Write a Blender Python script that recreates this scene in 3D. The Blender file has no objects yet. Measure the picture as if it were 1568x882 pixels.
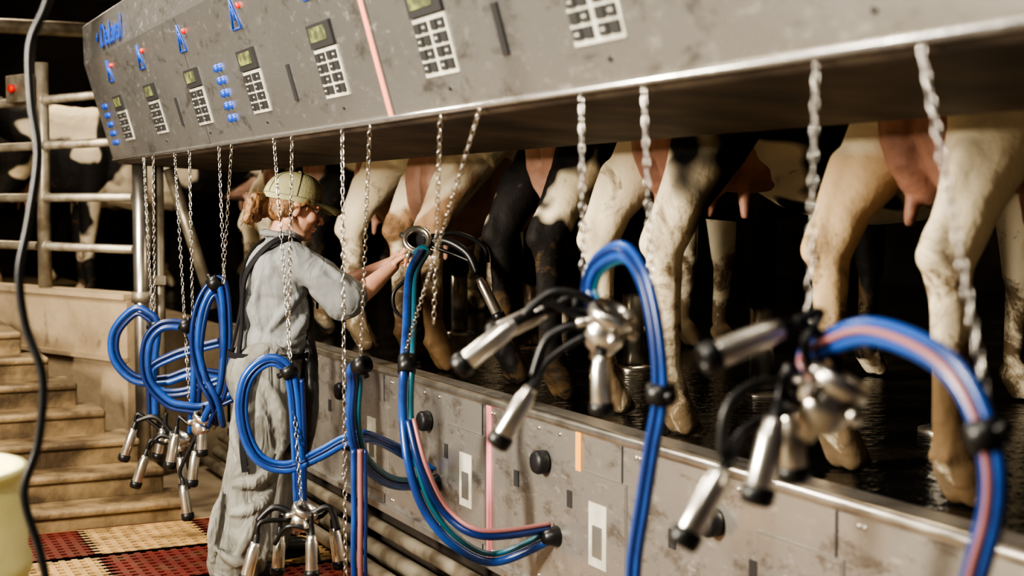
import bpy, math, random
from mathutils import Vector, Matrix, Euler
random.seed(7)
V=Vector
sc=bpy.context.scene
COL=sc.collection

# ------------------------------------------------------------------ materials
def mat(name,c,rough=.5,metal=0.,c2=None,nscale=6.,nlo=.4,nhi=.6,bump=0.,bscale=40.,stretch=(1,1,1),spec=.5,detail=6,rvar=0.,ridged=False,bdist=.02,bstretch=None):
    m=bpy.data.materials.new(name);m.use_nodes=True
    nt=m.node_tree;N=nt.nodes;L=nt.links
    b=N['Principled BSDF']
    b.inputs['Base Color'].default_value=(*c,1);b.inputs['Roughness'].default_value=rough
    b.inputs['Metallic'].default_value=metal;b.inputs['Specular IOR Level'].default_value=spec
    tc=N.new('ShaderNodeTexCoord');mp=N.new('ShaderNodeMapping');mp.inputs['Scale'].default_value=stretch
    L.new(tc.outputs['Object'],mp.inputs['Vector'])
    if c2 is not None or rvar:
        n=N.new('ShaderNodeTexNoise');n.inputs['Scale'].default_value=nscale;n.inputs['Detail'].default_value=detail
        L.new(mp.outputs['Vector'],n.inputs['Vector'])
        r=N.new('ShaderNodeMapRange');r.inputs['From Min'].default_value=nlo;r.inputs['From Max'].default_value=nhi
        L.new(n.outputs['Fac'],r.inputs['Value'])
        if c2 is not None:
            mx=N.new('ShaderNodeMix');mx.data_type='RGBA'
            mx.inputs['A'].default_value=(*c,1);mx.inputs['B'].default_value=(*c2,1)
            L.new(r.outputs['Result'],mx.inputs['Factor']);L.new(mx.outputs['Result'],b.inputs['Base Color'])
        if rvar:
            r2=N.new('ShaderNodeMapRange');r2.inputs['To Min'].default_value=max(.03,rough-rvar);r2.inputs['To Max'].default_value=rough+rvar
            L.new(r.outputs['Result'],r2.inputs['Value']);L.new(r2.outputs['Result'],b.inputs['Roughness'])
    if bump:
        mp2=N.new('ShaderNodeMapping');mp2.inputs['Scale'].default_value=bstretch or stretch
        L.new(tc.outputs['Object'],mp2.inputs['Vector'])
        n2=N.new('ShaderNodeTexNoise');n2.inputs['Scale'].default_value=bscale;n2.inputs['Detail'].default_value=2 if ridged else 5
        if ridged: n2.inputs['Distortion'].default_value=1.4
        L.new(mp2.outputs['Vector'],n2.inputs['Vector'])
        bp=N.new('ShaderNodeBump');bp.inputs['Strength'].default_value=bump;bp.inputs['Distance'].default_value=bdist
        L.new(n2.outputs['Fac'],bp.inputs['Height']);L.new(bp.outputs['Normal'],b.inputs['Normal'])
    return m
def scuff(m,c,thr=.60,scale=22,stretch=(1,.35,1),amt=.5,rough=None):
    # extra layer of smears and scratches over an existing material
    nt=m.node_tree;N=nt.nodes;L=nt.links;b=N['Principled BSDF']
    src=b.inputs['Base Color'].links[0].from_socket
    tc=N.new('ShaderNodeTexCoord');mp=N.new('ShaderNodeMapping');mp.inputs['Scale'].default_value=stretch;L.new(tc.outputs['Object'],mp.inputs['Vector'])
    n=N.new('ShaderNodeTexNoise');n.inputs['Scale'].default_value=scale;n.inputs['Detail'].default_value=9;n.inputs['Roughness'].default_value=.72;n.inputs['Distortion'].default_value=.3;L.new(mp.outputs['Vector'],n.inputs['Vector'])
    r=N.new('ShaderNodeMapRange');r.inputs['From Min'].default_value=thr;r.inputs['From Max'].default_value=thr+.10;r.inputs['To Max'].default_value=amt;L.new(n.outputs['Fac'],r.inputs['Value'])
    mx=N.new('ShaderNodeMix');mx.data_type='RGBA';mx.inputs['B'].default_value=(*c,1);L.new(src,mx.inputs['A']);L.new(r.outputs['Result'],mx.inputs['Factor'])
    L.new(mx.outputs['Result'],b.inputs['Base Color'])

M={}
M['steel']=mat('brushed_steel',(.46,.45,.42),.36,.75,(.32,.31,.29),5,.35,.7,.06,60,(1,.25,1),rvar=.08)
M['cabinet']=mat('worn_cabinet_steel',(.52,.51,.495),.33,.78,(.25,.245,.24),1.8,.36,.66,.05,90,(1,.5,1),rvar=.14)
scuff(M['cabinet'],(.72,.71,.69),.555,30,(1,.4,1),.6);scuff(M['cabinet'],(.12,.105,.085),.545,7,(1,.6,1.4),.55)
M['under']=mat('brown_underside',(.13,.10,.075),.6,.1,(.045,.034,.026),4,.35,.65,.1,30)  # darker brown for the cabinet's downward faces
M['curbsteel']=mat('curb_steel',(.54,.52,.49),.36,.72,(.33,.315,.295),2.2,.35,.7,.05,50,(1,.5,1),rvar=.14)
scuff(M['curbsteel'],(.15,.12,.09),.53,7,(1,.8,1.5),.6);scuff(M['curbsteel'],(.75,.73,.70),.57,34,(1,.4,1),.5)
M['shiny']=mat('polished_steel',(.76,.73,.67),.28,.92,(.5,.47,.42),8,.4,.65)
M['chain']=mat('chain_zinc',(.62,.60,.56),.25,1.)
M['black']=mat('black_rubber',(.012,.012,.013),.38)
M['webbing']=mat('black_webbing',(.016,.016,.018),.75,spec=.2)
M['blackplastic']=mat('black_plastic',(.02,.02,.022),.45)
M['blue']=mat('blue_hose',(.022,.085,.34),.27,0,(.018,.05,.20),7,.4,.6)
M['dblue']=mat('dark_blue_hose',(.012,.03,.13),.28)
M['teal']=mat('teal_hose',(.018,.11,.16),.3)
M['pinkhose']=mat('pink_hose',(.34,.15,.15),.35)
M['bluepaint']=mat('blue_paint',(.02,.08,.45),.4)
M['red']=mat('red_plastic',(.6,.03,.02),.35)
M['coral']=mat('coral_tape',(.85,.30,.22),.5)
M['pinktape']=mat('pink_tape',(.85,.33,.38),.5)
M['orange']=mat('orange_tape',(.85,.40,.09),.5)
M['white']=mat('white_label',(.62,.61,.54),.5,0,(.45,.44,.38),9)
M['lcd']=mat('lcd_screen',(.10,.11,.07),.25,0,(.28,.30,.12),25,.45,.65)
M['key']=mat('dark_keys',(.045,.045,.047),.4)
M['concrete']=mat('concrete',(.25,.195,.13),.75,0,(.15,.11,.07),3.5,.35,.7,.25,25)
M['concw']=mat('concrete_wall_paint',(.50,.39,.26),.7,0,(.30,.225,.145),2.2,.35,.7,.2,20)
scuff(M['concw'],(.12,.085,.05),.56,5,(1,1,.6),.6)
M['stepc']=mat('stair_concrete',(.27,.195,.11),.45,0,(.085,.057,.032),4.5,.38,.62,.35,25)
M['wet']=mat('wet_rubber_floor',(.012,.013,.014),.12,0,(.05,.04,.028),3.,.5,.75,.35,18,rvar=.08)
M['galv']=mat('galvanised_pipe',(.40,.36,.29),.42,.55,(.22,.18,.13),9,.4,.65)
M['dark']=mat('dark_barn',(.022,.017,.013),.8,0,(.045,.034,.024),1.5)
M['brownwall']=mat('brown_barn_wall',(.06,.042,.026),.8,0,(.02,.014,.01),1.2,.4,.6)
M['shirt']=mat('grey_cotton',(.25,.26,.26),.85,0,(.20,.208,.21),5,.4,.65,.5,9,spec=.2,ridged=True,bdist=.035,bstretch=(1.2,1.2,.55))
M['trouser']=mat('grey_waders',(.22,.22,.20),.62,0,(.13,.125,.11),6,.4,.68,.8,8,spec=.35,ridged=True,bdist=.045,bstretch=(1.3,1.3,.45))
M['apron']=mat('black_apron',(.018,.018,.019),.35,0,(.05,.045,.04),8,.55,.75,.5,7,ridged=True,bdist=.03,bstretch=(1.5,1.5,.4))
M['skin']=mat('skin',(.64,.38,.27),.5,0,(.58,.30,.21),9,.4,.65,.06,60)
M['hair']=mat('brown_hair',(.10,.048,.02),.5,0,(.28,.155,.075),40,.4,.6,.6,60,(1,1,.3))
M['cap']=mat('khaki_cap',(.42,.40,.24),.85,0,(.33,.31,.18),9,.4,.6,.2,150,spec=.2)
M['capdark']=mat('khaki_cap_seam',(.22,.21,.12),.85)
M['barrel']=mat('yellow_barrel_plastic',(.82,.80,.42),.42,0,(.68,.65,.30),4,.4,.65)
M['udder']=mat('udder_skin',(.62,.40,.31),.55,0,(.40,.22,.16),4,.35,.65,.4,18)
M['udderd']=mat('udder_skin_dark',(.50,.27,.20),.55,0,(.20,.10,.075),4,.4,.62,.4,18)
M['eye']=mat('eye_white',(.6,.56,.5),.2)
M['eyed']=mat('eye_dark',(.03,.02,.015),.15)
M['lip']=mat('lip_skin',(.46,.18,.15),.5)

def hide(name,c1,c2,seed,thr,scale=1.5,dirt=.5):
    m=bpy.data.materials.new(name);m.use_nodes=True
    nt=m.node_tree;N=nt.nodes;L=nt.links;b=N['Principled BSDF'];b.inputs['Roughness'].default_value=.68
    b.inputs['Specular IOR Level'].default_value=.25
    tc=N.new('ShaderNodeTexCoord');mp=N.new('ShaderNodeMapping');mp.inputs['Location'].default_value=(seed*3.1,seed*1.7,seed*2.3)
    L.new(tc.outputs['Object'],mp.inputs['Vector'])
    n=N.new('ShaderNodeTexNoise');n.inputs['Scale'].default_value=scale;n.inputs['Detail'].default_value=3;n.inputs['Distortion'].default_value=.4
    L.new(mp.outputs['Vector'],n.inputs['Vector'])
    r=N.new('ShaderNodeMapRange');r.inputs['From Min'].default_value=thr-.015;r.inputs['From Max'].default_value=thr+.015
    L.new(n.outputs['Fac'],r.inputs['Value'])
    mx=N.new('ShaderNodeMix');mx.data_type='RGBA';mx.inputs['A'].default_value=(*c1,1);mx.inputs['B'].default_value=(*c2,1)
    L.new(r.outputs['Result'],mx.inputs['Factor'])
    n2=N.new('ShaderNodeTexNoise');n2.inputs['Scale'].default_value=6;n2.inputs['Detail'].default_value=9;n2.inputs['Roughness'].default_value=.70;n2.inputs['Distortion'].default_value=.6
    L.new(mp.outputs['Vector'],n2.inputs['Vector'])
    sp=N.new('ShaderNodeSeparateXYZ');L.new(tc.outputs['Object'],sp.inputs['Vector'])
    g=N.new('ShaderNodeMapRange');g.inputs['From Min'].default_value=.0;g.inputs['From Max'].default_value=.95
    g.inputs['To Min'].default_value=.26*dirt*2;g.inputs['To Max'].default_value=-.10
    L.new(sp.outputs['Z'],g.inputs['Value'])
    ad=N.new('ShaderNodeMath');ad.operation='ADD';L.new(n2.outputs['Fac'],ad.inputs[0]);L.new(g.outputs['Result'],ad.inputs[1])
    r2=N.new('ShaderNodeMapRange');r2.inputs['From Min'].default_value=.53;r2.inputs['From Max'].default_value=.66;r2.inputs['To Max'].default_value=.90
    L.new(ad.outputs['Value'],r2.inputs['Value'])
    mx2=N.new('ShaderNodeMix');mx2.data_type='RGBA';mx2.inputs['B'].default_value=(.13,.08,.038,1)
    L.new(mx.outputs['Result'],mx2.inputs['A']);L.new(r2.outputs['Result'],mx2.inputs['Factor'])
    L.new(mx2.outputs['Result'],b.inputs['Base Color'])
    n3=N.new('ShaderNodeTexNoise');n3.inputs['Scale'].default_value=22;n3.inputs['Detail'].default_value=5;L.new(tc.outputs['Object'],n3.inputs['Vector'])
    bp=N.new('ShaderNodeBump');bp.inputs['Strength'].default_value=.32;bp.inputs['Distance'].default_value=.02
    L.new(n3.outputs['Fac'],bp.inputs['Height']);L.new(bp.outputs['Normal'],b.inputs['Normal'])
    return m
CREAM=(.84,.74,.56);TAN=(.66,.50,.32);BLK=(.018,.016,.015);RB=(.24,.12,.06)

# ------------------------------------------------------------------ mesh builder
def basis(d):
    d=d.normalized();u=V((0,0,1)) if abs(d.z)<.95 else V((1,0,0))
    a=d.cross(u).normalized();b=a.cross(d).normalized()
    return a,b
def catmull(P,n=8,closed=False):
    P=[V(p) for p in P];out=[]
    for i in range(len(P)-1):
        p0=P[max(i-1,0)];p1=P[i];p2=P[i+1];p3=P[min(i+2,len(P)-1)]
        for k in range(n):
            t=k/n
            out.append(.5*((2*p1)+(-p0+p2)*t+(2*p0-5*p1+4*p2-p3)*t*t+(-p0+3*p1-3*p2+p3)*t**3))
    out.append(P[-1]);return out
class MB:
    def __init__(s): s.v=[];s.f=[];s.m=[];s.mats=[];s.sm=[]
    def mi(s,k):
        if k not in s.mats: s.mats.append(k)
        return s.mats.index(k)
    def rings(s,R,k,smooth=True,caps=True,close=False):
        n=len(R[0]);b=len(s.v);mi=s.mi(k)
        for r in R: s.v+= [tuple(p) for p in r]
        rn=len(R)
        for i in range(rn if close else rn-1):
            i2=(i+1)%rn
            for j in range(n):
                s.f.append((b+i*n+j,b+i*n+(j+1)%n,b+i2*n+(j+1)%n,b+i2*n+j));s.m.append(mi);s.sm.append(smooth)
        if caps and not close:
            s.f.append(tuple(b+j for j in range(n))[::-1]);s.m.append(mi);s.sm.append(False)
            s.f.append(tuple(b+(rn-1)*n+j for j in range(n)));s.m.append(mi);s.sm.append(False)
    def tube(s,P,r,k,seg=10,caps=True):
        P=[V(p) for p in P];n=len(P)
        rr=r if isinstance(r,(list,tuple)) else [r]*n
        t0=(P[1]-P[0]).normalized();a,_=basis(t0);R=[]
        for i in range(n):
            t=(P[min(i+1,n-1)]-P[max(i-1,0)])
            if t.length<1e-9:t=t0
            t.normalize();a=(a-t*a.dot(t)).normalized();b=t.cross(a)
            R.append([P[i]+(a*math.cos(2*math.pi*j/seg)+b*math.sin(2*math.pi*j/seg))*rr[i] for j in range(seg)])
        s.rings(R,k,True,caps)
    def lathe(s,prof,o,ax,k,seg=20,caps=False):
        o=V(o);ax=V(ax).normalized();a,b=basis(ax);R=[]
        for r,t in prof:
            R.append([o+ax*t+(a*math.cos(2*math.pi*j/seg)+b*math.sin(2*math.pi*j/seg))*max(r,1e-4) for j in range(seg)])
        s.rings(R,k,True,caps)
    def box(s,c,sz,k,rot=None):
        c=V(c);h=V(sz)/2;b=len(s.v);mi=s.mi(k)
        for x in(-1,1):
            for y in(-1,1):
                for z in(-1,1):
                    p=V((x*h.x,y*h.y,z*h.z))
                    if rot is not None:p=rot@p
                    s.v.append(tuple(c+p))
        for q in((0,1,3,2),(4,6,7,5),(0,4,5,1),(2,3,7,6),(0,2,6,4),(1,5,7,3)):
            s.f.append(tuple(b+i for i in q));s.m.append(mi);s.sm.append(False)
    def prism(s,poly,y0,y1,k):
        n=len(poly);b=len(s.v);mi=s.mi(k)
        for y in(y0,y1):
            for x,z in poly:s.v.append((x,y,z))
        for j in range(n):
            s.f.append((b+j,b+(j+1)%n,b+n+(j+1)%n,b+n+j));s.m.append(mi);s.sm.append(False)
        s.f.append(tuple(b+j for j in range(n))[::-1]);s.m.append(mi);s.sm.append(False)
        s.f.append(tuple(b+n+j for j in range(n)));s.m.append(mi);s.sm.append(False)
    def sphere(s,c,r,k,rot=None,seg=16,ring=10):
        c=V(c);rx,ry,rz=(r,r,r) if not isinstance(r,(tuple,list)) else r;R=[]
        for i in range(ring+1):
            th=math.pi*i/ring;q=[]
            for j in range(seg):
                ph=2*math.pi*j/seg
                p=V((rx*max(math.sin(th),1e-3)*math.cos(ph),ry*max(math.sin(th),1e-3)*math.sin(ph),-rz*math.cos(th)))
                if rot is not None:p=rot@p
                q.append(c+p)
            R.append(q)
        s.rings(R,k,True,True)
    def cap(s,p0,p1,r0,r1,k):
        p0=V(p0);p1=V(p1);s.sphere(p0,r0,k,seg=14,ring=8);s.sphere(p1,r1,k,seg=14,ring=8)
        ax=(p1-p0);L=ax.length
        if L>1e-5: s.lathe([(r0,0),(r1,L)],p0,ax,k,seg=18,caps=True)
    def obj(s,name,parent=None,bevel=0,fix=True,loc=None,mtl=None):
        me=bpy.data.meshes.new(name);me.from_pydata(s.v,[],s.f)
        for k in s.mats:me.materials.append(M[k])
        me.polygons.foreach_set('material_index',s.m);me.polygons.foreach_set('use_smooth',s.sm)
        me.update()
        if fix:
            import bmesh
            bm=bmesh.new();bm.from_mesh(me);bmesh.ops.recalc_face_normals(bm,faces=bm.faces);bm.to_mesh(me);bm.free()
        o=bpy.data.objects.new(name,me);COL.objects.link(o)
        if parent:o.parent=parent
        if loc:o.location=loc
        if bevel:
            bv=o.modifiers.new('bevel','BEVEL');bv.width=bevel;bv.segments=2;bv.limit_method='ANGLE'
        return o
def empty(name,loc=(0,0,0)):
    e=bpy.data.objects.new(name,None);e.location=loc;COL.objects.link(e);return e
def remesh(o,voxel,smooth=4,disp=0,dsize=.1,mid=.5):
    r=o.modifiers.new('remesh','REMESH');r.mode='VOXEL';r.voxel_size=voxel;r.use_smooth_shade=True
    s=o.modifiers.new('smooth','SMOOTH');s.factor=.5;s.iterations=smooth
    if disp:
        t=bpy.data.textures.new(o.name+'_folds','CLOUDS');t.noise_scale=dsize;t.noise_depth=2
        d=o.modifiers.new('folds','DISPLACE');d.texture=t;d.strength=disp;d.mid_level=mid;d.texture_coords='LOCAL'
    return o
def bake(o):
    dg=bpy.context.evaluated_depsgraph_get();dg.update()
    me=bpy.data.meshes.new_from_object(o.evaluated_get(dg));o.modifiers.clear();o.data=me
    return o

# ------------------------------------------------------------------ camera
cam=bpy.data.cameras.new('camera');co=bpy.data.objects.new('camera',cam);COL.objects.link(co)
co.location=(0,0,1.545);co.rotation_euler=(math.radians(90-3.34),0,math.radians(-26))
cam.lens=50;cam.sensor_width=36;cam.clip_start=.05
cam.dof.use_dof=True;cam.dof.focus_distance=5.6;cam.dof.aperture_fstop=2.2
sc.camera=co

# ------------------------------------------------------------------ room
def slab(name,c,sz,k,bev=0):
    b=MB();b.box((0,0,0),sz,k);return b.obj(name,bevel=bev,loc=c)
slab('floor',(-.9,4.0,-.05),(6.2,14.2,.1),'concrete')
slab('cow_platform',(5.63,6.5,.40),(6.70,19.0,.80),'wet')
slab('ceiling',(2.5,6.5,4.25),(13,19.2,.1),'dark')
slab('wall_left',(-4.05,6.5,2.1),(.1,19.2,4.4),'brownwall')
slab('wall_right',(9.05,6.5,2.1),(.1,19.2,4.4),'dark')
slab('wall_back',(2.5,16.15,2.1),(13.2,.1,4.4),'brownwall')
slab('wall_front',(2.5,-3.15,2.1),(13.2,.1,4.4),'brownwall')

A=V((1.56,8.22,0));D=V((-math.sin(math.radians(22)),math.cos(math.radians(22)),0))
W=MB()
def along(t,z=0,off=0):
    n=V((D.y,-D.x,0));p=A+D*t+n*off;return V((p.x,p.y,z))
W.box(along(3.05,.5,.09),(.16,6.1,1.02),'concw',Matrix.Rotation(math.radians(22),3,'Z'))
W.box(along(3.05,.66,.0),(.05,6.1,.025),'concw',Matrix.Rotation(math.radians(22),3,'Z'))
W.box(along(3.05,1.02,.09),(.20,6.1,.03),'concw',Matrix.Rotation(math.radians(22),3,'Z'))
W.obj('wall_pen_side')
P=MB();q=[along(.0,.82,.17),along(6.2,.82,.17),V((-4,16,.82)),V((2.19,16,.82)),V((2.19,8.4,.82))]
n=len(q);P.v=[tuple(p) for p in q]+[(p.x,p.y,0) for p in q]
mi=P.mi('concrete');P.f=[tuple(range(n))]+[(j,(j+1)%n,n+(j+1)%n,n+j) for j in range(n)];P.m=[mi]*(n+1);P.sm=[False]*(n+1)
P.obj('holding_pen_floor')

st=MB();ends=[(1.595,6.83),(1.518,7.07),(1.448,7.31),(1.324,7.55),(1.221,7.79),(1.11,8.03),(1.0,8.27)]
for k,(x,y) in enumerate(ends):
    z=.12*(k+1);y2=ends[k+1][1]+.1 if k<6 else 9.3
    st.box(((x-3.9)/2,(y+y2)/2,z/2+.0),(x+3.9,y2-y,z),'stepc')
    st.box(((x-3.9)/2-.002,y+.002,z-.016),(x+3.9,.07,.034),'stepc')
st.obj('concrete_stairs',bevel=.012)

F=MB()
for z in(2.19,1.91,1.59,1.29):
    F.tube([along(.03,z,.09),along(5.8,z,.09)],.026,'galv',12)
for t,r in((1.02,.042),(3.4,.042)):
    F.tube([along(t,1.036,.09),along(t,2.42,.09)],r,'galv',14)
    for z in(2.19,1.91,1.59,1.29):F.tube([along(t-.05,z,.09),along(t+.05,z,.09)],.036,'galv',12)
F.obj('pen_fence')
sb=MB();sb.box((0,0,0),(.05,.26,.17),'galv',Matrix.Rotation(math.radians(22),3,'Z'));pn=V((-D.y,D.x,0))
sb.lathe([(.0,0),(.026,0),(.026,.03),(.0,.03)],pn*.025+D*.03,pn,'red',16)
sb.obj('switch_box',loc=along(1.12,2.26,.0),bevel=.006)
G=MB();G.tube([(1.62,8.06,0),(1.62,8.06,1.77)],.042,'shiny',16);G.tube([(1.62,8.06,1.0),(1.62,8.06,1.06)],.055,'galv',16)
G.tube([(1.74,8.14,0),(1.74,8.14,1.765)],.03,'galv',14);G.box((1.68,8.10,1.12),(.16,.06,.05),'galv')
G.tube([(1.80,8.13,1.75),(2.06,8.18,.95)],.035,'galv',14)
G.obj('cabinet_support_posts')

def matmat():
    m=bpy.data.materials.new('perforated_mat_tiles');m.use_nodes=True;N=m.node_tree.nodes;L=m.node_tree.links;b=N['Principled BSDF']
    b.inputs['Roughness'].default_value=.45
    tc=N.new('ShaderNodeTexCoord');mp=N.new('ShaderNodeMapping');mp.inputs['Location'].default_value=(-1.053+1.06,-.0,.003)
    L.new(tc.outputs['Object'],mp.inputs['Vector'])
    ck=N.new('ShaderNodeTexChecker');ck.inputs['Scale'].default_value=1/.53
    ck.inputs['Color2'].default_value=(.17,.025,.02,1);ck.inputs['Color1'].default_value=(.62,.40,.18,1)
    L.new(mp.outputs['Vector'],ck.inputs['Vector'])
    n=N.new('ShaderNodeTexNoise');n.inputs['Scale'].default_value=5;L.new(tc.outputs['Object'],n.inputs['Vector'])
    mu=N.new('ShaderNodeMix');mu.data_type='RGBA';mu.blend_type='MULTIPLY';mu.inputs['Factor'].default_value=.6
    L.new(ck.outputs['Color'],mu.inputs['A']);L.new(n.outputs['Fac'],mu.inputs['B'])
    n2=N.new('ShaderNodeTexNoise');n2.inputs['Scale'].default_value=12;n2.inputs['Detail'].default_value=8;L.new(tc.outputs['Object'],n2.inputs['Vector'])
    r=N.new('ShaderNodeMapRange');r.inputs['From Min'].default_value=.48;r.inputs['From Max'].default_value=.66;r.inputs['To Max'].default_value=.6;L.new(n2.outputs['Fac'],r.inputs['Value'])
    m2=N.new('ShaderNodeMix');m2.data_type='RGBA';m2.inputs['B'].default_value=(.10,.065,.035,1);L.new(mu.outputs['Result'],m2.inputs['A']);L.new(r.outputs['Result'],m2.inputs['Factor'])
    L.new(m2.outputs['Result'],b.inputs['Base Color']);return m
M['mat']=matmat()
fm=MB();ty=.53
for ix in range(-2,2):
    for iy in range(-6,1):
        x0=ix*ty;y0=(iy-1)*ty
        N_=10;c=ty/N_
        for k in range(N_+1):
            w=.026 if 0<k<N_ else .036
            fm.box((x0+k*c,y0+ty/2,.012),(w,ty,.022),'mat');fm.box((x0+ty/2,y0+k*c,.0125),(ty,w,.022),'mat')
fm.obj('floor_mat_tiles',loc=(1.06,6.80,.002))
slab('mat_hole_dark_sheet',(.9,4.95,.001),(2.1,3.6,.004),'dark')  # dark sheet under the tiles, makes the mat holes read dark

# ------------------------------------------------------------------ cabinet
cab=empty('control_panel_cabinet')
c=MB()
poly=[(1.5,1.80),(1.535,1.775),(2.2,1.735),(2.2,2.56),(1.40,2.56),(1.345,2.53),(1.35,2.325)]
c.prism(poly,.3,8.19,'cabinet')
sh=c.obj('shell',cab,bevel=.008)
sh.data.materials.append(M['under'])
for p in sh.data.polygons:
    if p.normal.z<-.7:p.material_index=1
c=MB();c.tube([(1.503,.3,1.795),(1.503,8.19,1.795)],.009,'cabinet',10);c.obj('lip',cab)
def fp(y,s,off=0):
    L=.546;t=s/L;n=V((-.9616,0,-.2747));return V((1.5-.15*t,y,1.8+.525*t))+n*off
FR=Matrix(((0,-.2747,-.9616),(-1,0,0),(0,.9616,-.2747)))
def fbox(b,y,s,w,h,th,k,off=0,tilt=0):
    R=FR@Matrix.Rotation(tilt,3,'Z');b.box(fp(y,s,off+th/2),(w,h,th),k,R)
kp=MB()
for y in(.95,1.78,2.60,3.43,4.26,5.10,5.94,6.77,7.55):
    fbox(kp,y,.165,.215,.155,.004,'white')
    fbox(kp,y,.285,.215,.075,.010,'key');fbox(kp,y+.012,.290,.15,.045,.012,'lcd')
    for i in range(4):
        for j in range(4):
            fbox(kp,y+(i-1.5)*.047+(.008 if i>1.5 else -.008),.113+j*.035,.036,.027,.010,'key')
            if (i+j)%2: fbox(kp,y+(i-1.5)*.047+(.008 if i>1.5 else -.008),.113+j*.035,.016,.005,.0108,'white')
    a=[fp(y+.075,.40,.003),fp(y-.03,.40,.003),fp(y+.022,.51,.003)]
    for i in range(3):kp.tube([a[i],a[(i+1)%3]],.0042,'bluepaint',6)
    kp.tube([fp(y+.022,.43,.003),fp(y+.022,.475,.003)],.004,'bluepaint',6)
    kp.lathe([(0.,.012),(.010,.012),(.012,0)],fp(y-.07,.475),(-.96,0,-.27),'red',12)
    kp.lathe([(0.,.004),(.006,.004),(.006,0)],fp(y-.02,.05),(-.96,0,-.27),'blackplastic',10)
for y in(1.4,3.04,4.67,6.34):fbox(kp,y,.165,.030,.125,.006,'key')
for y in(5.52,7.95):
    for i in range(2):
        for j in range(5):kp.lathe([(0.,.012),(.013,.012),(.017,0)],fp(y+(i-.5)*.06,.09+j*.05),(-.96,0,-.27),'bluepaint',12)
fbox(kp,2.12,.22,.16,.13,.004,'white');kp.lathe([(0.,.018),(.016,.018),(.020,0)],fp(2.2,.22),(-.96,0,-.27),'bluepaint',14)
fbox(kp,3.87,.27,.032,.54,.002,'coral')
for y in(1.2,3.87,6.0):fbox(kp,y-.03,.27,.004,.54,.0015,'key')
kp.obj('keypads_and_labels',cab)
tx=bpy.data.curves.new('maker_lettering','FONT');tx.body='DeLaval';tx.size=.17;tx.extrude=.002;tx.materials.append(M['bluepaint'])
to=bpy.data.objects.new('maker_lettering',tx);COL.objects.link(to);to.parent=cab
R2=Matrix(((0,-.02,-1),(-1,0,0),(0,1,-.02))).to_4x4();to.matrix_local=Matrix.Translation((1.338,7.60,2.355))@R2
lg=MB();lg.lathe([(0,.003),(.03,.003),(.03,0)],(1.342,7.72,2.42),(-1,0,0),'bluepaint',3);lg.obj('logo',cab)

# ------------------------------------------------------------------ curb
cu=MB()
cu.box((2.18,4.25,.54),(.05,7.9,.60),'curbsteel')
cu.tube([(2.165,.3,.838),(2.165,8.2,.838)],.020,'shiny',12)
cu.box((2.215,4.25,.842),(.10,7.9,.022),'curbsteel')
cu.box((2.145,4.25,.255),(.03,7.9,.03),'curbsteel')
cb=cu.obj('kerb_panel',bevel=.003)
kd=MB();X0=2.155
def fbx(y,z,w,h,th,k):kd.box((X0-th/2,y,z),(th,w,h),k)
for i in range(-3,5):
    y0=4.16+i*1.0
    if y0>8.0 or y0<.5: continue
    kd.lathe([(.0,.045),(.034,.045),(.040,.035),(.040,.008),(.030,.0)],(X0,y0,.694),(-1,0,0),'blackplastic',20)
    fbx(y0-.36,.51,.34,.40,.004,'steel');fbx(y0-.36,.51,.325,.385,.006,'curbsteel')
    fbx(y0-.36,.52,.11,.20,.008,'white');fbx(y0-.36,.50,.06,.10,.010,'steel')
    for dy in(.22,-.17):fbx(y0+dy,.60,.035,.055,.004,'key')
    fbx(y0+.5,.54,.006,.58,.003,'key')
    for z in (.30,.80):
        for dy in(.42,.05,-.1,-.6):kd.lathe([(.0,.004),(.006,.004),(.007,0)],(X0,y0+dy,z),(-1,0,0),'shiny',8)
    kd.lathe([(.0,.05),(.022,.05),(.030,.02),(.036,.0)],(X0,y0-.08,.46),(-1,0,0),'black',14)
fbx(4.60,.54,.040,.58,.005,'pinktape');fbx(3.93,.735,.035,.19,.005,'orange')
kd.obj('panel_fittings',cb)
pp=MB()
for x,z,r in((2.08,.10,.035),(2.0,.06,.03),(2.10,.19,.028)):
    pp.tube([(x,.4,z),(x,8.2,z)],r,'galv',14)
pp.obj('floor_milk_pipes')
slab('kerb_base',(2.19,4.25,.12),(.08,7.9,.24),'dark')

for y in(2.35,3.55,4.57,5.55,6.55,7.5):
    b=MB();b.tube([(3.32,y,.80),(3.32,y,1.15)],.048,'shiny',16);b.tube([(3.32,y,1.15),(3.32,y,2.6)],.055,'blackplastic',16)
    b.lathe([(.09,0),(.09,.012),(.05,.02)],(3.32,y,.80),(0,0,1),'shiny',16)
    b.obj('stall_post')
b=MB();b.tube([(3.32,1.,2.65),(3.32,9,2.65)],.05,'galv',12);b.obj('stall_header_rail')

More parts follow.
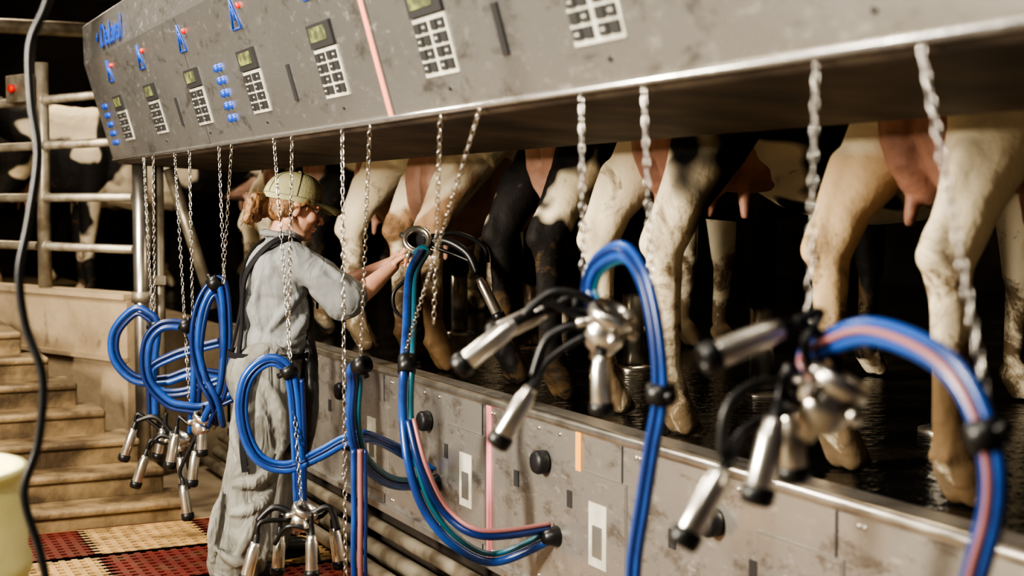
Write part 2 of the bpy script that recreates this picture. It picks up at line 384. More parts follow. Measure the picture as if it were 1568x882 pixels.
# ------------------------------------------------------------------ chains
def chain(name,p0,p1):
    p0=V(p0);p1=V(p1);ax=(p1-p0);L=ax.length;ax.normalize();a,b=basis(ax);n=int(L/.0205);mb=MB()
    for i in range(n):
        c=p0+ax*(L*(i+.5)/n);s=a if i%2 else b;w=s.cross(ax)
        ang=.35+.05*i;s2=s*math.cos(ang)+w*math.sin(ang);w2=s2.cross(ax)
        R=[]
        K=10
        for j in range(K):
            th=2*math.pi*j/K;ct,stn=math.cos(th),math.sin(th)
            q=c+ax*(ct*.0120)+s2*(stn*.0062);o=(ax*ct+s2*stn)
            R.append([q+(o*math.cos(f)+w2*math.sin(f))*.0022 for f in(0,1.57,3.14,4.71)])
        mb.rings(R,'chain',True,False,close=True)
    return mb.obj(name,fix=False)
CH=[((1.5,1.92,1.80),(1.46,1.88,1.32)),((1.5,1.67,1.80),(1.46,1.48,1.27)),((1.5,2.73,1.80),(1.5,2.72,1.38)),((1.5,2.47,1.80),(1.5,2.42,1.18)),
((1.5,3.51,1.80),(1.6,3.80,1.20)),((1.5,3.26,1.80),(1.68,4.22,1.08)),((1.5,4.3,1.80),(1.5,4.3,.30)),((1.5,4.05,1.80),(1.6,4.42,1.05)),
((1.5,5.05,1.80),(1.5,4.76,.50)),((1.5,4.83,1.80),(1.5,4.90,.98)),((1.5,5.84,1.80),(1.5,5.78,1.22)),((1.5,5.64,1.80),(1.5,5.80,1.22)),
((1.5,6.65,1.80),(1.5,6.42,.62)),((1.5,6.36,1.80),(1.5,6.34,1.0)),((1.5,7.35,1.80),(1.5,7.2,.96)),((1.5,7.12,1.80),(1.5,7.15,.96))]
for a_,b_ in CH:
    a_=(a_[0],a_[1],1.785);chain('hanging_chain',a_,b_)

# ------------------------------------------------------------------ clusters
RV=V((.8988,-.4384,0));UV=V((0,0,1));FV=V((.4384,.8988,0))
def rel(o,r,u,f=0):return V(o)+RV*r+UV*u+FV*f
def cup(b,base,tip):
    base=V(base);tip=V(tip);ax=tip-base;L=ax.length
    b.lathe([(0.,-.03),(.009,-.03),(.012,0),(.016,.004)],base,ax,'black',14)
    b.lathe([(.010,.0),(.0165,.003),(.018,.02),(.0185,.022),(.0215,.03),(.0225,L*.8),(.021,L*.84),(.0,L*.84)],base,ax,'shiny',20)
    b.lathe([(.020,L*.80),(.0265,L*.83),(.0275,L*.90),(.026,L),(.020,L+.004),(.011,L-.003),(.010,L-.03),(.0,L-.03)],base,ax,'black',20)
def claw(b,o,ax=(.25,-.35,.9),s=1.):
    o=V(o);ax=V(ax).normalized()
    b.lathe([(0,-.075*s),(.012*s,-.075*s),(.014*s,-.06*s),(.030*s,-.05*s),(.041*s,-.025*s),(.043*s,-.005*s),(.037*s,.002*s),(.037*s,.008*s),(.048*s,.012*s),(.049*s,.030*s),(.044*s,.036*s),(.034*s,.036*s),(.030*s,.02*s),(.028*s,.0*s)],o,ax,'shiny',28)
    b.lathe([(.030*s,.010*s),(0,.006*s)],o,ax,'blackplastic',20)  # black disc paints the shaded inside of the bowl opening
    for k in range(4):
        a_,b_=basis(ax);d=a_*math.cos(k*1.57+.6)+b_*math.sin(k*1.57+.6)
        b.tube([o+d*.036*s+ax*.0,o+d*.062*s-ax*.012],.010*s,'shiny',10)
def cluster(o,cups,extra=(),ax=(.25,-.35,.9),s=1.,name='milking_cluster'):
    b=MB();o=V(o);claw(b,o,ax,s);axn=V(ax).normalized()
    for (r0,u0,f0),(r1,u1,f1) in cups:
        base=rel(o,r0,u0,f0);tip=rel(o,r1,u1,f1);cup(b,base,tip)
        dr=(base-tip).normalized();side=(base-o);side.normalize()
        st=o+side*.03*s
        for w in(0,.016):
            off=FV*w
            b.tube(catmull([st+off,st+side*.04+UV*.02+off,base+dr*.07+off,base+dr*.02+off*.5],6),.0085 if w==0 else .0055,'black',9)
    for pts,r,k in extra:b.tube(catmull([rel(o,*p) for p in pts],6),r,k,10)
    return b.obj(name)
cluster((1.45,1.81,1.24),[((-.078,.109,0),(-.208,.06,-.03)),((-.091,-.031,-.02),(-.1225,-.166,-.03)),((-.166,-.12,0.02),(-.237,-.241,0)),((-.05,-.03,.07),(-.04,-.15,.08))],
 [([(-.06,.12,0),(-.02,.10,.01),(.02,.04,0)],.009,'black'),([(-.17,-.10,.02),(-.16,-.02,.02),(-.10,.02,.02),(-.03,.0,0)],.010,'black'),([(-.04,.07,0),(-.045,.03,0),(-.06,-.02,0)],.004,'shiny')],ax=(.35,-.30,.85),s=1.1)
cluster((1.5,2.61,1.29),[((-.196,.007,0),(-.32,-.092,0)),((-.161,-.131,0),(-.237,-.255,0)),((-.018,-.060,-.02),(-.014,-.185,-.02)),((-.13,.03,.06),(-.25,-.03,.08))],
 [([(-.18,.02,0),(-.12,.07,0),(-.05,.06,0),(-.01,.02,0)],.010,'black'),([(-.16,-.11,0),(-.13,-.03,0),(-.07,.0,0),(-.02,-.02,0)],.010,'black'),([(-.2,.0,.01),(-.13,.03,.01),(-.04,.03,.01)],.007,'black')],ax=(.15,-.4,.85),s=1.1)
OC=(2.20,5.40,1.39)
cluster(OC,[((.258,-.137,-.1),(.345,-.31,-.12))],[([(.04,.0,0),(.12,.01,-.04),(.21,-.04,-.08),(.25,-.12,-.1)],.018,'black'),([(.03,.02,0),(.16,.04,0),(.27,-.01,0),(.29,-.08,.0)],.010,'black'),
 ([(-.03,-.14,-.03),(-.09,-.2,-.05),(-.08,-.28,-.05),(.0,-.32,-.05)],.008,'black')],ax=(-.3,-.85,.45),s=1.25)
cluster((1.5,4.74,.46),[((-.158,-.08,-.05),(-.196,-.222,-.05)),((.034,-.056,-.04),(.034,-.21,-.04)),((-.09,-.08,.05),(-.10,-.22,.05)),((.10,-.05,.05),(.12,-.2,.06))],
 [([(-.02,.0,0),(-.10,.03,0),(-.16,-.02,0)],.012,'black'),([(.02,.0,0),(.09,.03,.0),(.12,-.05,0)],.012,'black'),([(-.1,-.1,0),(-.05,-.03,-.04),(.03,-.05,-.04),(.06,-.16,-.03)],.008,'black')])
cluster((1.45,6.45,.47),[((-.198,.059,0),(-.25,-.088,0)),((-.139,-.059,-.03),(-.19,-.205,-.03)),((-.065,.059,0),(-.094,-.08,0)),((.01,-.07,0),(.03,-.22,0))],
 [([(-.02,.03,0),(-.1,.11,0),(-.19,.09,0)],.012,'black'),([(0,.0,-.02),(-.07,.03,-.02),(-.13,-.03,-.02)],.011,'black')])
cluster((1.45,5.98,.62),[((0,.0,0),(-.005,-.14,0)),((-.03,-.12,0),(-.05,-.27,0)),((-.09,-.27,.02),(-.07,-.42,.02)),((-.12,-.05,.03),(-.15,-.2,.03))])

# ------------------------------------------------------------------ hoses
def hose(pts,strands,nrm,clamps=(),name='milk_hose',n=10):
    C_=catmull(pts,n);N_=len(C_);b=MB();nrm=V(nrm).normalized()
    offs=[]
    for i in range(N_):
        t=(C_[min(i+1,N_-1)]-C_[max(i-1,0)]).normalized();offs.append((t.cross(nrm).normalized(),nrm))
    for (o1,o2,r,k) in strands:
        b.tube([C_[i]+offs[i][0]*o1+offs[i][1]*o2 for i in range(N_)],r,k,12)
    for i,ln in clamps:
        i=min(i,N_-2);t=(C_[i+1]-C_[i]).normalized()
        b.lathe([(.014,-ln/2),(.029,-ln/2),(.031,0),(.029,ln/2),(.014,ln/2)],C_[i],t,'black',16)
        b.tube([C_[i]+UV*.0,C_[i]+offs[i][0]*.045],.010,'black',8)
    return b.obj(name)
X1=(1,0,0)
hose([(1.45,1.80,1.25),(1.45,1.87,1.29),(1.45,1.81,1.325),(1.45,1.72,1.35),(1.45,1.62,1.34),(1.45,1.54,1.31),(1.45,1.49,1.26),(1.45,1.46,1.19),(1.45,1.46,1.12),(1.45,1.49,1.02),(1.5,1.6,.80),(1.8,1.9,.55),(2.14,2.08,.46)],
 [(-.010,0,.0125,'blue'),(.014,0,.0095,'blue'),(.003,-.012,.006,'pinkhose'),(.004,.012,.008,'teal')],X1,[(65,.04)])
hose([(1.5,2.66,1.31),(1.5,2.70,1.36),(1.5,2.66,1.42),(1.5,2.55,1.45),(1.5,2.47,1.4),(1.5,2.42,1.3),(1.5,2.4,1.17),(1.5,2.43,1.06),(1.5,2.46,.95),(1.5,2.5,.78),(1.55,2.55,.62),(1.8,2.8,.5),(2.14,3.08,.46)],
 [(-.010,0,.012,'blue'),(.012,0,.009,'blue'),(.002,-.010,.006,'dblue'),(-.022,.006,.006,'teal')],X1,[(60,.04)])
hose([(2.17,5.33,1.34),(2.15,5.21,1.36),(2.0,4.96,1.28),(1.8,4.49,1.13),(1.7,4.26,1.03),(1.7,4.27,.86),(1.7,4.22,.71),(1.75,4.21,.56),(1.85,4.2,.44),(2.0,4.22,.37),(2.14,4.09,.46)],
 [(-.010,0,.0145,'blue'),(.016,.004,.010,'teal')],FV,[(40,.06)])
hose([(1.7,4.25,.85),(1.72,4.19,.7),(1.8,4.19,.55),(1.9,4.11,.48),(2.14,4.10,.48)],[(0,0,.012,'dblue'),(.018,0,.008,'pinkhose')],FV,name='milk_hose')
hose([(1.6,4.40,1.02),(1.585,4.44,1.0),(1.6,4.48,.95),(1.6,4.5,.83),(1.65,4.58,.7),(1.75,4.69,.6),(1.9,4.85,.52),(2.14,5.08,.46)],
 [(-.010,0,.016,'blue'),(.018,.0,.010,'teal'),(.0,-.012,.008,'dblue')],FV,[(2,.05)])
hose([(1.6,4.46,.73),(1.6,4.46,.53),(1.6,4.46,.28),(1.65,4.5,.05)],[(-.012,0,.010,'blue'),(.010,0,.010,'pinkhose'),(.028,0,.006,'dblue')],FV)
o=(1.5,4.84,.88)
E=[rel(o,*p) for p in((.018,-.41),(.011,-.18),(0,0),(-.023,.09),(-.09,.115),(-.16,.057),(-.184,-.046),(-.166,-.16),(-.115,-.24),(-.023,-.264),(.09,-.218),(.18,-.17),(.26,-.155))]+[V((2.0,5.1,.6)),V((2.14,5.1,.5))]
hose(E,[(-.011,0,.014,'blue'),(.014,0,.009,'blue'),(.002,-.01,.006,'dblue')],FV,[(28,.04)])
hose([rel(o,.03,.05),rel(o,.035,-.15),rel(o,.035,-.41)],[(0,0,.010,'dblue')],FV)
o=(1.5,5.84,.77)
hose([rel(o,*p) for p in((-.03,-.16,.1),(-.03,-.05),(-.08,.054),(-.109,.19),(-.095,.326),(-.054,.42),(0,.457),(.02,.353),(.02,.163),(0,0),(-.06,-.10,.04),(-.09,-.16,.08))],[(-.013,0,.015,'blue'),(.015,0,.010,'dblue')],FV,[(55,.05)])
hose([rel(o,*p) for p in((-.05,-.15,.08),(-.05,.0),(-.085,.15),(-.06,.33),(-.02,.40),(.0,.3),(.0,.1),(-.04,-.1,.06))],[(0,0,.011,'dblue')],FV)
o=(1.5,6.29,.89)
hose([rel(o,*p) for p in((.16,-.20),(.04,-.25),(-.04,-.25),(-.13,-.225),(-.217,-.12),(-.219,.033),(-.155,.116),(-.043,.116),(0,.04),(.0,-.17),(-.04,-.38,.1))],[(-.013,0,.015,'blue'),(.014,0,.011,'dblue')],FV,[(70,.05)])
o=(1.5,7.13,.94)
hose([rel(o,*p) for p in((-.02,-.45),(-.02,-.2),(0,0),(-.04,.06),(-.107,.075),(-.2,-.03),(-.2,-.16),(-.107,-.26),(.04,-.27),(.18,-.23),(.34,-.25))],[(-.013,0,.017,'blue'),(.017,0,.012,'dblue')],FV,[(20,.05)])
hose([rel(o,*p,-.1) for p in((.34,-.07),(.22,-.1),(.1,-.14),(.0,-.2),(.02,-.3),(.14,-.32),(.34,-.26))],[(-.01,0,.014,'dblue'),(.014,0,.011,'blue')],FV)

b=MB();P_=[(.46,3.11,4.19),(.46,3.11,3.0),(.45,3.11,2.2),(.46,3.11,2.05),(.44,3.12,1.96),(.41,3.14,1.88),(.41,3.14,1.76),(.42,3.13,1.65),(.40,3.14,1.51),(.38,3.15,1.4),(.39,3.15,1.29),(.42,3.13,1.18),(.41,3.14,1.04),(.38,3.15,.93),(.41,3.14,.8),(.42,3.13,.69),(.40,3.1,.4)]
b.tube(catmull(P_,6),.0095,'black',10);b.lathe([(.0,0),(.012,0),(.022,-.03),(.022,-.12),(.010,-.14),(0,-.14)],(.40,3.1,.41),(0,0,1),'shiny',14);b.obj('hanging_wash_hose')

b=MB();b.lathe([(0,0),(.27,0),(.285,.02),(.288,.25),(.297,.27),(.297,.30),(.288,.32),(.288,.58),(.297,.60),(.297,.63),(.288,.65),(.286,.81),(.275,.84),(.290,.855),(.290,.870),(.265,.870),(.262,.84),(0,.835)],(0,0,0),(0,0,1),'barrel',40)
b.lathe([(0,.015),(.03,.015),(.03,0)],(.12,.1,.836),(0,0,1),'white',14);b.obj('plastic_barrel',loc=(.19,3.9,.003))

# ------------------------------------------------------------------ cows
def cow_prims(b,v=0,k='hidex'):
    dx=(0,.06,-.04,.03)[v];
    for sgn in(-1,1):
        y=sgn*(.20,.17,.20,.265)[v];q=dx*sgn;ty_=sgn*(.185 if v!=3 else .225)
        b.cap((.32,sgn*.13,1.18),(.20+q,ty_,.95),.20,.13,k)
        b.cap((.20+q,ty_,.95),(.06+q,y,.74),.13,.078,k)
        b.cap((.06+q,y,.74),(.0+q,y,.60),.078,.060,k)
        b.cap((-.03+q,y,.68),(-.040+q,y,.62),.036,.046,k)
        b.cap((.06+q,y,.86),(-.03+q,y,.68),.05,.030,k)
        b.cap((.0+q,y,.60),(.015+q,y,.50),.062,.047,k)
        b.cap((.015+q,y,.50),(.02+q,y,.22),.045,.040,k)
        b.cap((-.02+q,y,.52),(-.005+q,y,.22),.026,.026,k)
        b.cap((.02+q,y,.22),(.035+q,y,.13),.043,.056,k)
        b.sphere((-.01+q,y-.025,.13),.018,k);b.sphere((-.01+q,y+.025,.13),.018,k)
        for d in(-.031,.031):
            b.cap((.045+q,y+d*.8,.10),(.075+q,y+d,.045),.044,.042,k)
            b.cap((.075+q,y+d,.035),(.115+q,y+d*.8,.025),.036,.024,k)
        b.cap((1.55,sgn*.16,1.05),(1.58,sgn*.17,.75),.16,.085,k)
        b.cap((1.58,sgn*.17,.75),(1.60,sgn*.17,.47),.085,.058,k)
        b.cap((1.60,sgn*.17,.47),(1.58,sgn*.17,.16),.048,.038,k)
        for d in(-.028,.028):b.cap((1.59,sgn*.17+d,.11),(1.64,sgn*.17+d,.04),.042,.038,k)
        b.sphere((2.28,sgn*.17,1.42),(.04,.09,.05),k)
        b.sphere((.22,sgn*.20,1.38),(.09,.07,.07),k)
    b.sphere((.33,0,1.20),(.34,.28,.25),k);b.sphere((.72,0,1.10),(.48,.31,.33),k)
    b.sphere((1.05,0,1.04),(.68,.37,.37),k);b.sphere((1.5,0,1.07),(.42,.29,.37),k)
    b.cap((1.65,0,1.2),(2.18,0,1.36),.24,.13,k);b.cap((2.2,0,1.38),(2.34,0,1.30),.125,.105,k);b.cap((2.34,0,1.30),(2.58,0,1.10),.10,.072,k)
    b.sphere((2.24,0,1.47),(.08,.09,.05),k)
    b.cap((.02,0,1.38),(-.03,0,1.25),.045,.03,k);b.cap((-.03,0,1.25),(-.02,0,1.12),.03,.018,k);b.cap((-.02,0,1.12),(-.02,0,1.08),.035,.02,k)
M['hidex']=mat('hide_base',CREAM)
meshes=[]
for v in range(4):
    b=MB();cow_prims(b,v);o=b.obj('cow_tmp',fix=False);remesh(o,.0125,4,.010,.22);bake(o);meshes.append(o.data);bpy.data.objects.remove(o)
H={'A':hide('hide_tan',TAN,CREAM,3,.50,1.6,.5),'B':hide('hide_cream',CREAM,BLK,5,.585,1.3,.36),'C':hide('hide_black',BLK,CREAM,8,.58,1.8,.15),
'D':hide('hide_red',(.40,.25,.15),CREAM,2,.47,1.4,.5),'E':hide('hide_cream_black',CREAM,BLK,11,.60,1.4,.4),'F':hide('hide_holstein',BLK,(.7,.6,.45),14,.52,1.5,.2)}
def cow(x,y,z,v,h,rz=0,uz=0,us=1.,um='udder',s=1.,ux=0,name='dairy_cow'):
    e=empty(name,(x,y,z));e.rotation_euler=(0,0,rz);e.scale=(s,s,s)
    o=bpy.data.objects.new('body',meshes[v]);COL.objects.link(o);o.parent=e
    o.material_slots[0].link='OBJECT';o.material_slots[0].material=H[h]
    b=MB();u0=.24+ux
    b.sphere((u0,-.058*us,.95+uz),(.19,.100*us,.22*us),'udderx');b.sphere((u0,.058*us,.95+uz),(.19,.100*us,.22*us),'udderx')
    b.sphere((u0+.24,0,.94+uz),(.28,.15*us,.18*us),'udderx')
    zb=.95+uz-.21*us
    for tx_,ty_ in((u0-.07,-.065),(u0-.07,.065),(u0+.16,-.08),(u0+.16,.08)):
        b.cap((tx_,ty_*us,zb+.05),(tx_-.005,ty_*us*1.15,zb-.05),.024,.014,'udderx')
    M['udderx']=M[um]
    u=b.obj('udder',e,fix=False);remesh(u,.009,3,.012,.12);return e
PZ=.80
cow(2.49,2.90,PZ,3,'A',uz=.05,us=1.2,um='udderd')
cow(2.46,4.14,PZ,3,'B',uz=.05,us=1.15,um='udderd')
cow(2.50,5.03,PZ,3,'C',uz=.02,us=1.2,um='udder')
cow(2.47,6.10,PZ,3,'D',uz=-.10,us=1.4,um='udder',ux=-.05)
cow(2.50,7.05,PZ,1,'E',uz=-.05,us=1.2,um='udder')
cow(2.50,7.95,PZ,2,'F')
cow(2.55,8.95,PZ,0,'B')
cow(2.50,1.75,PZ,1,'E')
cow(3.35,10.75,.82,0,'F',rz=math.radians(180))
cow(1.15,12.3,.82,2,'F',rz=math.radians(15))
cow(.35,14.6,.82,1,'C',rz=math.radians(-12),s=1.05)
cow(5.6,14.2,.82,2,'F',rz=math.radians(185),s=1.05)

# ------------------------------------------------------------------ worker
wk=empty('dairy_worker',(0,0,0))
def ridge(b,P_,r,k):
    C_=catmull(P_,5);n=len(C_);b.tube(C_,[max(.004,r*math.sin(math.pi*(i+.6)/(n+.2))) for i in range(n)],k,8)
b=MB()
b.sphere((1.700,5.69,1.24),(.132,.178,.17),'shirt');b.sphere((1.700,5.69,1.10),(.136,.168,.18),'shirt');b.sphere((1.690,5.70,.98),(.150,.180,.13),'shirt')
b.cap((1.715,5.565,1.335),(1.725,5.815,1.335),.058,.058,'shirt');b.cap((1.710,5.69,1.355),(1.735,5.69,1.405),.076,.062,'shirt')
b.sphere((1.65,5.67,1.27),(.082,.14,.11),'shirt')
b.cap((1.72,5.55,1.335),(1.83,5.485,1.25),.066,.072,'shirt');b.cap((1.83,5.485,1.245),(1.915,5.45,1.17),.072,.086,'shirt')
b.cap((1.83,5.49,1.215),(1.895,5.46,1.145),.062,.068,'shirt')
b.cap((1.73,5.83,1.335),(1.87,5.865,1.25),.066,.070,'shirt');b.cap((1.87,5.865,1.25),(1.96,5.86,1.19),.070,.076,'shirt')
for P_,r in(([(1.76,5.54,1.20),(1.68,5.523,1.12),(1.61,5.57,1.02)],.020),([(1.79,5.56,1.12),(1.73,5.522,1.04),(1.65,5.533,.96)],.020),([(1.61,5.585,1.29),(1.585,5.61,1.16),(1.60,5.58,1.02)],.020),
 ([(1.76,5.50,1.31),(1.83,5.435,1.23),(1.86,5.405,1.15)],.020),([(1.80,5.46,1.33),(1.88,5.405,1.25),(1.95,5.39,1.17)],.018),([(1.78,5.555,1.02),(1.70,5.525,.99),(1.60,5.565,1.01)],.018),([(1.565,5.72,1.25),(1.560,5.68,1.12),(1.548,5.70,1.0)],.020)):ridge(b,P_,r,'shirt')
b.tube([(1.716+.074*math.cos(a),5.69+.078*math.sin(a),1.420+.014*math.cos(a+3.14)) for a in [i*math.pi/10 for i in range(21)]],.015,'shirt',8)
o=b.obj('shirt',wk,fix=False);remesh(o,.007,3,.008,.06)
b=MB()
b.sphere((1.67,5.70,.92),(.150,.190,.11),'trouser')
b.cap((1.64,5.605,.88),(1.545,5.54,.50),.130,.108,'trouser');b.cap((1.545,5.54,.50),(1.465,5.53,.12),.108,.112,'trouser')
b.cap((1.70,5.79,.88),(1.755,5.86,.50),.122,.095,'trouser');b.cap((1.755,5.86,.50),(1.70,5.88,.12),.095,.100,'trouser')
b.sphere((1.585,5.67,.84),(.105,.165,.14),'trouser')
for P_,r in(([(1.58,5.48,.86),(1.64,5.46,.72),(1.64,5.43,.56)],.030),([(1.69,5.49,.84),(1.69,5.47,.68),(1.60,5.42,.52)],.026),([(1.53,5.53,.80),(1.47,5.51,.66),(1.48,5.44,.52)],.030),
 ([(1.62,5.44,.52),(1.53,5.42,.46),(1.44,5.47,.44)],.028),([(1.61,5.45,.44),(1.53,5.42,.36),(1.42,5.45,.33)],.028),([(1.54,5.42,.36),(1.48,5.41,.24),(1.42,5.43,.12)],.026),([(1.41,5.49,.42),(1.37,5.48,.28),(1.36,5.49,.12)],.026),([(1.58,5.45,.32),(1.56,5.44,.2),(1.56,5.47,.08)],.024),([(1.37,5.46,.20),(1.44,5.41,.15),(1.54,5.43,.14)],.024),
 ([(1.36,5.47,.10),(1.45,5.41,.05),(1.55,5.45,.06)],.026),([(1.75,5.76,.60),(1.69,5.78,.46),(1.65,5.81,.3)],.02)):ridge(b,P_,r,'trouser')
o=b.obj('trousers',wk,fix=False);remesh(o,.007,2,.010,.08)
b=MB()
b.sphere((1.79,5.69,.80),(.065,.17,.33),'apron');b.sphere((1.800,5.69,1.08),(.045,.11,.16),'apron')
o=b.obj('apron',wk,fix=False);remesh(o,.01,3,.01,.1)
b=MB()
def flat(P_,w,t,nrm,k):
    C_=catmull(P_,6);R=[];
    for i,p in enumerate(C_):
        tt=(C_[min(i+1,len(C_)-1)]-C_[max(i-1,0)]).normalized();n_=V(nrm(p)).normalized();s_=tt.cross(n_).normalized();n_=s_.cross(tt)
        R.append([p+s_*w+n_*t,p-s_*w+n_*t,p-s_*w-n_*t,p+s_*w-n_*t])
    b.rings(R,k,False,True)
nr=lambda p:(p.x-1.71,(p.y-5.69)*.6,max(0,p.z-1.30)*1.2)
flat([(1.84,5.60,1.12),(1.83,5.59,1.26),(1.775,5.59,1.375),(1.70,5.585,1.412),(1.622,5.60,1.37),(1.556,5.64,1.27),(1.545,5.67,1.15),(1.535,5.65,1.04),(1.515,5.63,.94)],.015,.004,nr,'webbing')
flat([(1.84,5.78,1.12),(1.83,5.79,1.26),(1.785,5.79,1.375),(1.71,5.79,1.412),(1.627,5.77,1.37),(1.560,5.73,1.27),(1.547,5.69,1.15),(1.537,5.73,1.04),(1.520,5.76,.94)],.015,.004,nr,'webbing')
flat([(1.67+.170*math.cos(a),5.70+.203*math.sin(a),.935) for a in [i*math.pi/9 for i in range(19)]],.012,.003,lambda p:(p.x-1.67,p.y-5.7,0),'webbing')
flat([(1.57,5.50,.93),(1.51,5.48,.80),(1.475,5.435,.62),(1.48,5.42,.50)],.012,.003,lambda p:(-.6,-1,0),'webbing')
b.obj('straps_and_belt',wk,fix=True)
b=MB()
for x,y in((1.455,5.53),(1.695,5.88)):
    b.cap((x-.02,y,.20),(x-.02,y,.085),.062,.055,'black');b.cap((x-.03,y,.078),(x+.15,y-.01,.070),.050,.043,'black')
o=b.obj('boots',wk,fix=False);remesh(o,.008,3)
HM=Matrix.Translation((1.780,5.69,1.535))@Matrix.Rotation(math.radians(-8),4,'Z')@Matrix.Rotation(math.radians(16),4,'Y')@Matrix.Scale(1.10,4)
hd=empty('head_group');hd.parent=wk;hd.matrix_local=HM
b=MB();k='skin'
b.sphere((-.012,0,.03),(.092,.074,.086),k);b.sphere((.028,0,-.030),(.058,.054,.078),k);b.sphere((.055,0,.035),(.040,.052,.040),k)
b.sphere((.062,0,-.094),(.024,.026,.020),k);b.cap((-.02,.045,-.055),(.045,.018,-.09),.026,.020,k);b.cap((-.02,-.045,-.055),(.045,-.018,-.09),.026,.020,k)
b.cap((.086,0,.012),(.109,0,-.030),.008,.0105,k);b.sphere((.098,.010,-.036),.009,k);b.sphere((.098,-.010,-.036),.009,k)
b.sphere((.084,0,-.058),(.013,.021,.007),k);b.sphere((.080,0,-.071),(.013,.018,.007),k)
for s_ in(-1,1):
    b.sphere((.055,s_*.036,-.020),(.028,.020,.026),k);b.cap((.080,s_*.012,.022),(.072,s_*.045,.022),.009,.008,k)
    b.sphere((-.008,s_*.076,-.008),(.018,.010,.031),k);b.sphere((-.012,s_*.082,.004),(.016,.006,.018),k)
b.cap((-.02,0,-.06),(-.030,0,-.13),.048,.046,k)
o=b.obj('head',hd,fix=False);remesh(o,.0042,2)
b=MB()
for s_ in(-1,1):
    b.sphere((.072,s_*.030,.006),(.011,.012,.008),'eye');b.sphere((.0800,s_*.030,.004),(.005,.006,.006),'eyed')
    b.cap((.084,s_*.018,.024),(.076,s_*.046,.024),.0035,.0025,'hair')
    b.cap((.083,s_*.020,.012),(.078,s_*.042,.011),.0035,.0025,'skin')
    b.tube([V((.098-.012*abs(math.cos(a))*(1 if s_*math.cos(a)>0 else 0),s_*.032+.022*math.cos(a),.004+.016*math.sin(a))) for a in [i*math.pi/8 for i in range(17)]],.0013,'eyed',6)
    b.tube([(.088,s_*.054,.008),(.04,s_*.076,.010),(-.01,s_*.086,.010)],.0012,'eyed',6)
b.tube([(.098,-.010,.008),(.104,0,.010),(.098,.010,.008)],.0012,'eyed',6)
b.sphere((.092,0,-.060),(.006,.018,.004),'lip');b.sphere((.088,0,-.069),(.007,.016,.005),'lip')
b.obj('face_details',hd,fix=False)
b=MB();k='hair'
b.sphere((-.035,0,.02),(.082,.080,.080),k);b.sphere((-.055,0,-.02),(.055,.066,.055),k)
for s_ in(-1,1):
    b.cap((.02,s_*.070,.03),(-.05,s_*.068,-.03),.016,.022,k);b.cap((.035,s_*.066,.03),(.030,s_*.068,-.005),.009,.004,k)
bc=V((-.150,-.01,-.040))
for i in range(9):
    a=i*.7;rr=.040
    p=bc+V((.012*math.sin(a*1.5),math.cos(a)*rr,math.sin(a)*rr));b.sphere(p,(.030,.027,.018),k,Matrix.Rotation(a+1.2,3,'X'))
b.sphere((-.125,0,-.03),(.05,.04,.045),k);b.sphere(bc+V((-.020,0,0)),(.024,.024,.022),k)
for i in range(2):b.sphere(bc+V((-.012,.014*(-1)**i-.02,-.03-.022*i)),(.024,.024,.019),k,Matrix.Rotation(.6*(-1)**i,3,'X'))
o=b.obj('hair',hd,fix=False);remesh(o,.0042,1,.008,.015)
b=MB()
for i in range(30):
    a=random.uniform(0,6.28);s0=bc+V((0,.04*math.cos(a),.04*math.sin(a)));d=V((random.uniform(-.05,.02),.05*math.cos(a),.05*math.sin(a)))*random.uniform(.4,1)
    b.tube(catmull([s0,s0+d*.6,s0+d+V((0,0,-.015))],4),.0011,'hair',4)
b.obj('hair_wisps',hd,fix=False)
b=MB();R=[];seg=32
for i in range(11):
    t=i/10*math.pi/2;q=[]
    for j in range(seg):
        ph=2*math.pi*j/seg;rx=.112*math.cos(t)**.8 if i<10 else .001;ry=.090*math.cos(t)**.8 if i<10 else .001
        q.append(V((-.018+rx*math.cos(ph)+.010*math.sin(t),ry*math.sin(ph),.030+.092*math.sin(t))))
    R.append(q)
b.rings([[p+V((0,0,-.022)) for p in R[0]]]+R,'cap',True,False)
b.sphere((-.008,0,.123),(.009,.009,.005),'capdark')
for kx in range(6):
    ph=kx*math.pi/3+.5;b.tube([V((-.018+.1135*math.cos(t)**.8*math.cos(ph)+.010*math.sin(t),.0915*math.cos(t)**.8*math.sin(ph),.030+.0935*math.sin(t))) for t in [i/8*1.5 for i in range(9)]],.0014,'capdark',5)
b.tube([V((-.018+.1135*math.cos(a),.0915*math.sin(a),.028)) for a in [i*math.pi/16 for i in range(33)]],.0016,'capdark',5)
R=[]
for i in range(7):
    f=i/6;row=[]
    for j in range(15):
        a=(j/14-.5)*2.1
        base=V((-.018+.110*math.cos(a),.088*math.sin(a),.020));tip=V((.185-.050*abs(math.sin(a))**2.2*1.2,.078*math.sin(a)*1.02,.006-.024*abs(math.sin(a))**2))
        row.append(base.lerp(tip,f)+V((0,0,.006*math.sin(f*3.14)-.0*f)))
    R.append(row)
mi=b.mi('cap');B0=len(b.v)
for dz in(0,-.004):
    for row in R:b.v+=[tuple(p+V((0,0,dz))) for p in row]
for lay in(0,1):
    for i in range(6):
        for j in range(14):
            q=B0+lay*105+i*15+j;b.f.append((q,q+1,q+16,q+15));b.m.append(mi);b.sm.append(True)
for j in range(14):
    q=B0+90+j;b.f.append((q,q+1,q+106,q+105));b.m.append(mi);b.sm.append(True)
o=b.obj('baseball_cap',hd);o.location=(0,0,.010);o.rotation_euler=(0,math.radians(-5),0)
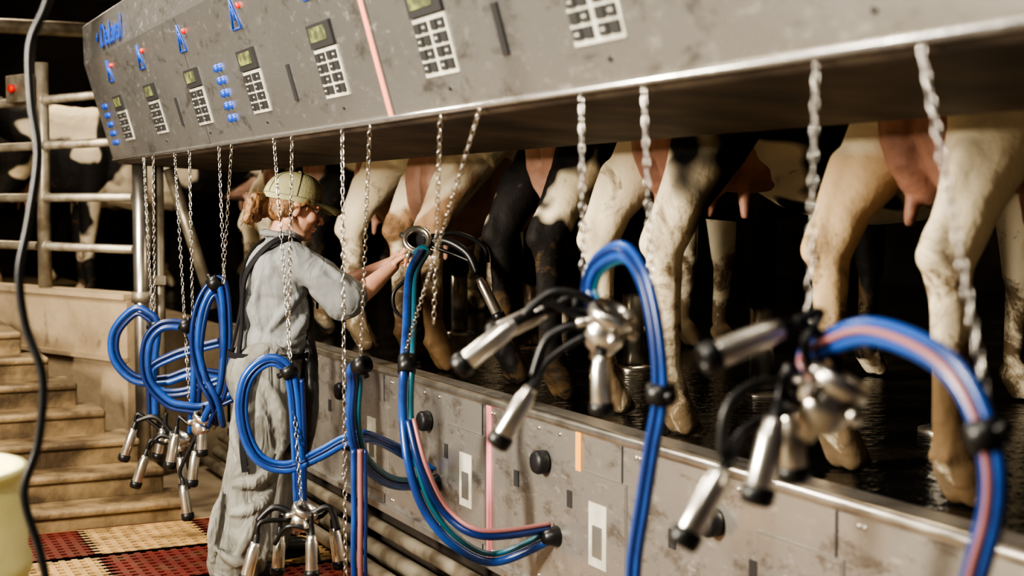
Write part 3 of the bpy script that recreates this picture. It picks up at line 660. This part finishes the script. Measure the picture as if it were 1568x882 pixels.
def hand(b,w,d,n,thumb,curl=.5,k='skin'):
    w=V(w);d=V(d).normalized();n=V(n);n=(n-d*n.dot(d)).normalized();s=d.cross(n)*thumb
    for i in range(4):
        o_=(1.5-i)*.019;b.cap(w+s*o_*.5,w+d*.085+s*o_,.014,.0125,k)
    for i,(L,kk) in enumerate(((.070,0),(.078,1),(.072,2),(.056,3))):
        o_=(1.5-i)*.0195;p=w+d*(.088-.004*abs(1.2-i))+s*o_;ang=0
        for sl,rr in((.45,.0088),(.31,.0080),(.24,.0072)):
            ang+=curl*(1+.12*i);dd=d*math.cos(ang)+n*math.sin(ang);q=p+dd*L*sl*1.15;b.cap(p,q,rr,rr*.93,k);p=q
    p=w+d*.022+s*.030;b.cap(w+s*.014+d*.01,p,.014,.0125,k)
    d1=(d*.65+s*.62+n*.3).normalized();q=p+d1*.036;b.cap(p,q,.0125,.0105,k);d2=(d*.85+s*.1+n*.55).normalized();b.cap(q,q+d2*.030,.010,.0085,k)
b=MB();k='skin'
b.cap((1.90,5.45,1.175),(1.945,5.452,1.165),.044,.045,k);b.cap((1.945,5.452,1.165),(2.02,5.458,1.215),.046,.040,k);b.cap((2.02,5.458,1.215),(2.125,5.470,1.295),.040,.026,k)
hand(b,(2.125,5.470,1.295),(.50,-.10,.62),(.7,-.35,-.3),-1,.62)
o=b.obj('right_forearm_and_hand',wk,fix=False);remesh(o,.0038,2)
b=MB()
b.cap((1.95,5.86,1.20),(2.0,5.855,1.185),.042,.043,k);b.cap((2.0,5.855,1.185),(2.08,5.80,1.225),.044,.038,k);b.cap((2.08,5.80,1.225),(2.20,5.68,1.30),.038,.026,k)
hand(b,(2.20,5.68,1.30),(.25,-.85,.35),(-.3,-.2,-.9),1,.5)
o=b.obj('left_forearm_and_hand',wk,fix=False);remesh(o,.0038,2)

b=MB()
b.box((.93,10.2,2.5),(.12,.12,3.36),'brownwall')
b.tube([(-3.9,10.2,2.75),(2.0,10.2,2.75)],.05,'galv',12);b.tube([(-3.9,10.25,3.05),(2.0,10.25,3.0)],.035,'brownwall',12)
b.obj('barn_frame')
b=MB();b.lathe([(.0,.12),(.04,.12),(.06,.08),(.17,.01),(.18,0),(.16,.0),(.05,.06),(0,.06)],(0,0,0),(0,0,1),'galv',24);b.tube([(0,0,.1),(0,0,1.5)],.012,'galv',8)
b.obj('barn_lamp',loc=(1.22,7.6,2.68))

# ------------------------------------------------------------------ lights
def area(name,loc,tgt,sx,sy,e,col=(1,.93,.82)):
    l=bpy.data.lights.new(name,'AREA');l.shape='RECTANGLE';l.size=sx;l.size_y=sy;l.energy=e;l.color=col
    o=bpy.data.objects.new(name,l);COL.objects.link(o);o.location=loc
    o.rotation_euler=(V(tgt)-V(loc)).to_track_quat('-Z','Y').to_euler();return o
area('opposite_side_lamp',(-2.6,3.4,2.35),(2.2,4.4,1.2),.35,1.2,430,(1,.91,.76))
area('pit_tube_light',(-.3,6.6,3.8),(.2,6.8,0),.3,1.6,170,(1,.91,.76))
area('pit_tube_light_near',(-.6,1.6,3.9),(1.2,2.4,1.0),.3,1.6,100,(1,.93,.82))
area('cow_side_fill',(4.6,6.0,3.9),(4.0,5.6,0),.4,3.0,70,(1,.82,.56))  # unseen fill added above the cows to light platform floor and back
area('pen_light',(1.4,11.4,4.0),(1.2,10.6,.8),.6,1.5,80,(1,.82,.56))
w=bpy.data.worlds.new('world');sc.world=w;w.use_nodes=True;w.node_tree.nodes['Background'].inputs[0].default_value=(.03,.028,.025,1);w.node_tree.nodes['Background'].inputs[1].default_value=.3
sc.view_settings.view_transform='AgX'
try: sc.view_settings.look='AgX - High Contrast'
except Exception: pass
sc.view_settings.exposure=.25
